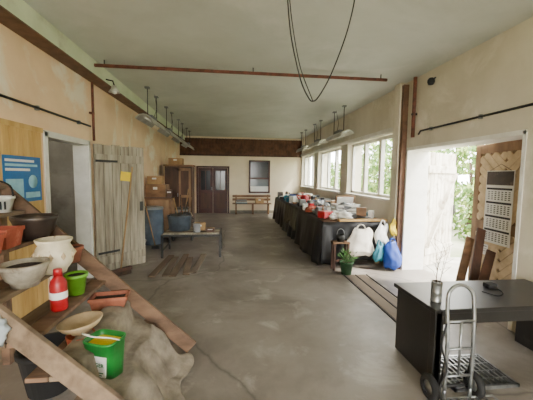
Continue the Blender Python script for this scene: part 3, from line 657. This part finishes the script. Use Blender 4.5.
for k in range(6):
    bx,by=1.62+random.uniform(-.012,.012),2.16+random.uniform(-.012,.012);p=Vector((bx,by,.64));d=Vector((random.uniform(-.12,.22),random.uniform(-.05,.2),1)).normalized();pts=[p.copy()]
    L=random.uniform(.3,.5)
    for j in range(6):
        d=(d+Vector((random.uniform(-.1,.1),random.uniform(-.1,.1),random.uniform(-.05,.05)))).normalized();p=p+d*L/6;pts.append(p.copy())
        if j>1:
            q=p+Vector((random.uniform(-.08,.08),random.uniform(-.06,.06),random.uniform(.03,.08)));o.tube([p,q],.0013,BARK,4)
    o.tube(pts,.003,BARK,5,radii=[.0028-.0003*i for i in range(7)])
o.done()
o=Ob("plug_box");o.b2(2.27,2.36,2.36,2.43,.62,.66,BLKRUB,.008);o.tube(spline([(2.32,2.36,.64),(2.30,2.25,.626),(2.2,2.2,.625),(2.15,2.3,.625)],5),.004,BLKRUB,6);o.done()
# hand truck
o=Ob("hand_truck");yb=1.86
xa,xb=1.50,1.70
o.tube(spline([(xa,yb,.10),(xa,yb-.0,.45),(xa,yb+.02,.74),(xa+.03,yb+.03,.82),((xa+xb)/2,yb+.035,.85),(xb-.03,yb+.03,.82),(xb,yb+.02,.74),(xb,yb,.45),(xb,yb,.10)],6),.013,GALV,10)
for z in(.2,.4,.6): o.tube([(xa,yb,z),(xb,yb,z)],.009,GALV,8)
o.tube([((xa+xb)/2,yb,.2),((xa+xb)/2,yb,.6)],.008,GALV,8)
o.tube([(xa-.06,yb+.05,.09),(xb+.06,yb+.05,.09)],.009,DKMETAL,8)
RY=Matrix.Rotation(math.pi/2,3,'Y')
for x in(xa-.075,xb+.075):
    o.lathe((x,yb+.05,.09),[(.05,-.02),(.075,-.025),(.09,-.012),(.09,.012),(.075,.025),(.05,.02),(.05,-.02)],BLKRUB,28,rot=RY)
    o.lathe((x,yb+.05,.09),[(0,-.02),(.05,-.012),(.05,.012),(0,.02)],GALV,20,rot=RY)
x0,x1,y0,y1=xa-.02,xb+.18,yb-.30,yb
z=.03
o.tube([(x0,y0,z),(x1,y0,z),(x1,y1,z),(x0,y1,z)],.009,GALV,8,closed=True)
for k in range(1,6): o.tube([(x0+(x1-x0)*k/6,y0,z),(x0+(x1-x0)*k/6,y1,z)],.006,GALV,6)
o.tube([(x0,(y0+y1)/2,z),(x1,(y0+y1)/2,z)],.006,GALV,6)
for s,x in((0,xa),(1,xb)): o.tube([(x,yb,.12),(x,yb,.03)],.012,GALV,8);o.tube([(x,yb,.35),(x,yb-.0+.05,.09)],.008,DKMETAL,8)
o.tube(spline([(1.47,1.84,.6),(1.43,1.82,.45),(1.46,1.80,.3),(1.41,1.79,.15),(1.44,1.74,.03),(1.52,1.68,.05)]),.007,BLKRUB,6);o.done()
# ---------------------------------------------------------------- outdoors
o=Ob("ground");o.b2(-60,60,-60,60,-.3,-.16,GRASS);o.done()
o=Ob("door_step");o.b2(T,T+1.6,2.2,5.6,-.16,-.03,mat("outdoor_concrete",(186,182,170)));o.done()
def foliage(name,x0,x1,y0,y1,z0,z1,n,seed,s=.12):
    random.seed(seed);o=Ob(name)
    bm=o.bm;ia=o.mi(LEAFA);ib=o.mi(LEAFB)
    for k in range(n):
        for _ in range(20):
            p=Vector((random.uniform(x0,x1),random.uniform(y0,y1),random.uniform(z0,z1)))
            if noise.noise(p*.75+Vector((seed,0,0)))>-.08: break
        d=Vector((random.gauss(0,1),random.gauss(0,1),random.gauss(0,1))).normalized();e=d.orthogonal().normalized();f=d.cross(e);r=s*random.uniform(.5,1.2)
        vs=[bm.verts.new(p+e*r),bm.verts.new(p+f*r*.5),bm.verts.new(p-e*r),bm.verts.new(p-f*r*.5)];fc=bm.faces.new(vs);fc.material_index=ia if random.random()<.6 else ib
    for k in range(int((y1-y0)/1.6)+1):
        yy=y0+.5+k*1.6;xx=(x0+x1)/2
        if yy<y1: o.tube([(xx,yy,-.16),(xx+.1,yy+.1,z1*.4),(xx-.1,yy,z1*.8)],.06,BARK,8,radii=[.09,.06,.03])
    return o.done()
foliage("hedge",6.5,8.3,9.8,24,-.1,2.6,8000,3,.12)
foliage("tree",8.8,11.5,9,22,1.8,4.8,4500,5,.16)
foliage("shrub",6.2,8.5,3.2,9.5,-.1,2.6,7000,9,.11)
# ---------------------------------------------------------------- light
w=bpy.data.worlds.new("world");bpy.context.scene.world=w;w.use_nodes=True;nt=w.node_tree
bg=nt.nodes["Background"];bg.inputs[0].default_value=(1,.985,.955,1);bg.inputs[1].default_value=22.0
s=bpy.data.lights.new("sun",'SUN');s.energy=14;s.angle=.1;s.color=(1,.95,.85);so=bpy.data.objects.new("sun",s);SC.objects.link(so);so.rotation_euler=(math.radians(18),math.radians(38),0)
l=bpy.data.lights.new("side_room_fill",'POINT');l.energy=18;l.shadow_soft_size=.08;l.color=(1,.97,.92);lo_=bpy.data.objects.new("side_room_fill",l);SC.objects.link(lo_);lo_.location=(-3.2,5.0,2.7)  # unseen fill light added to brighten the side room, no actual bulb
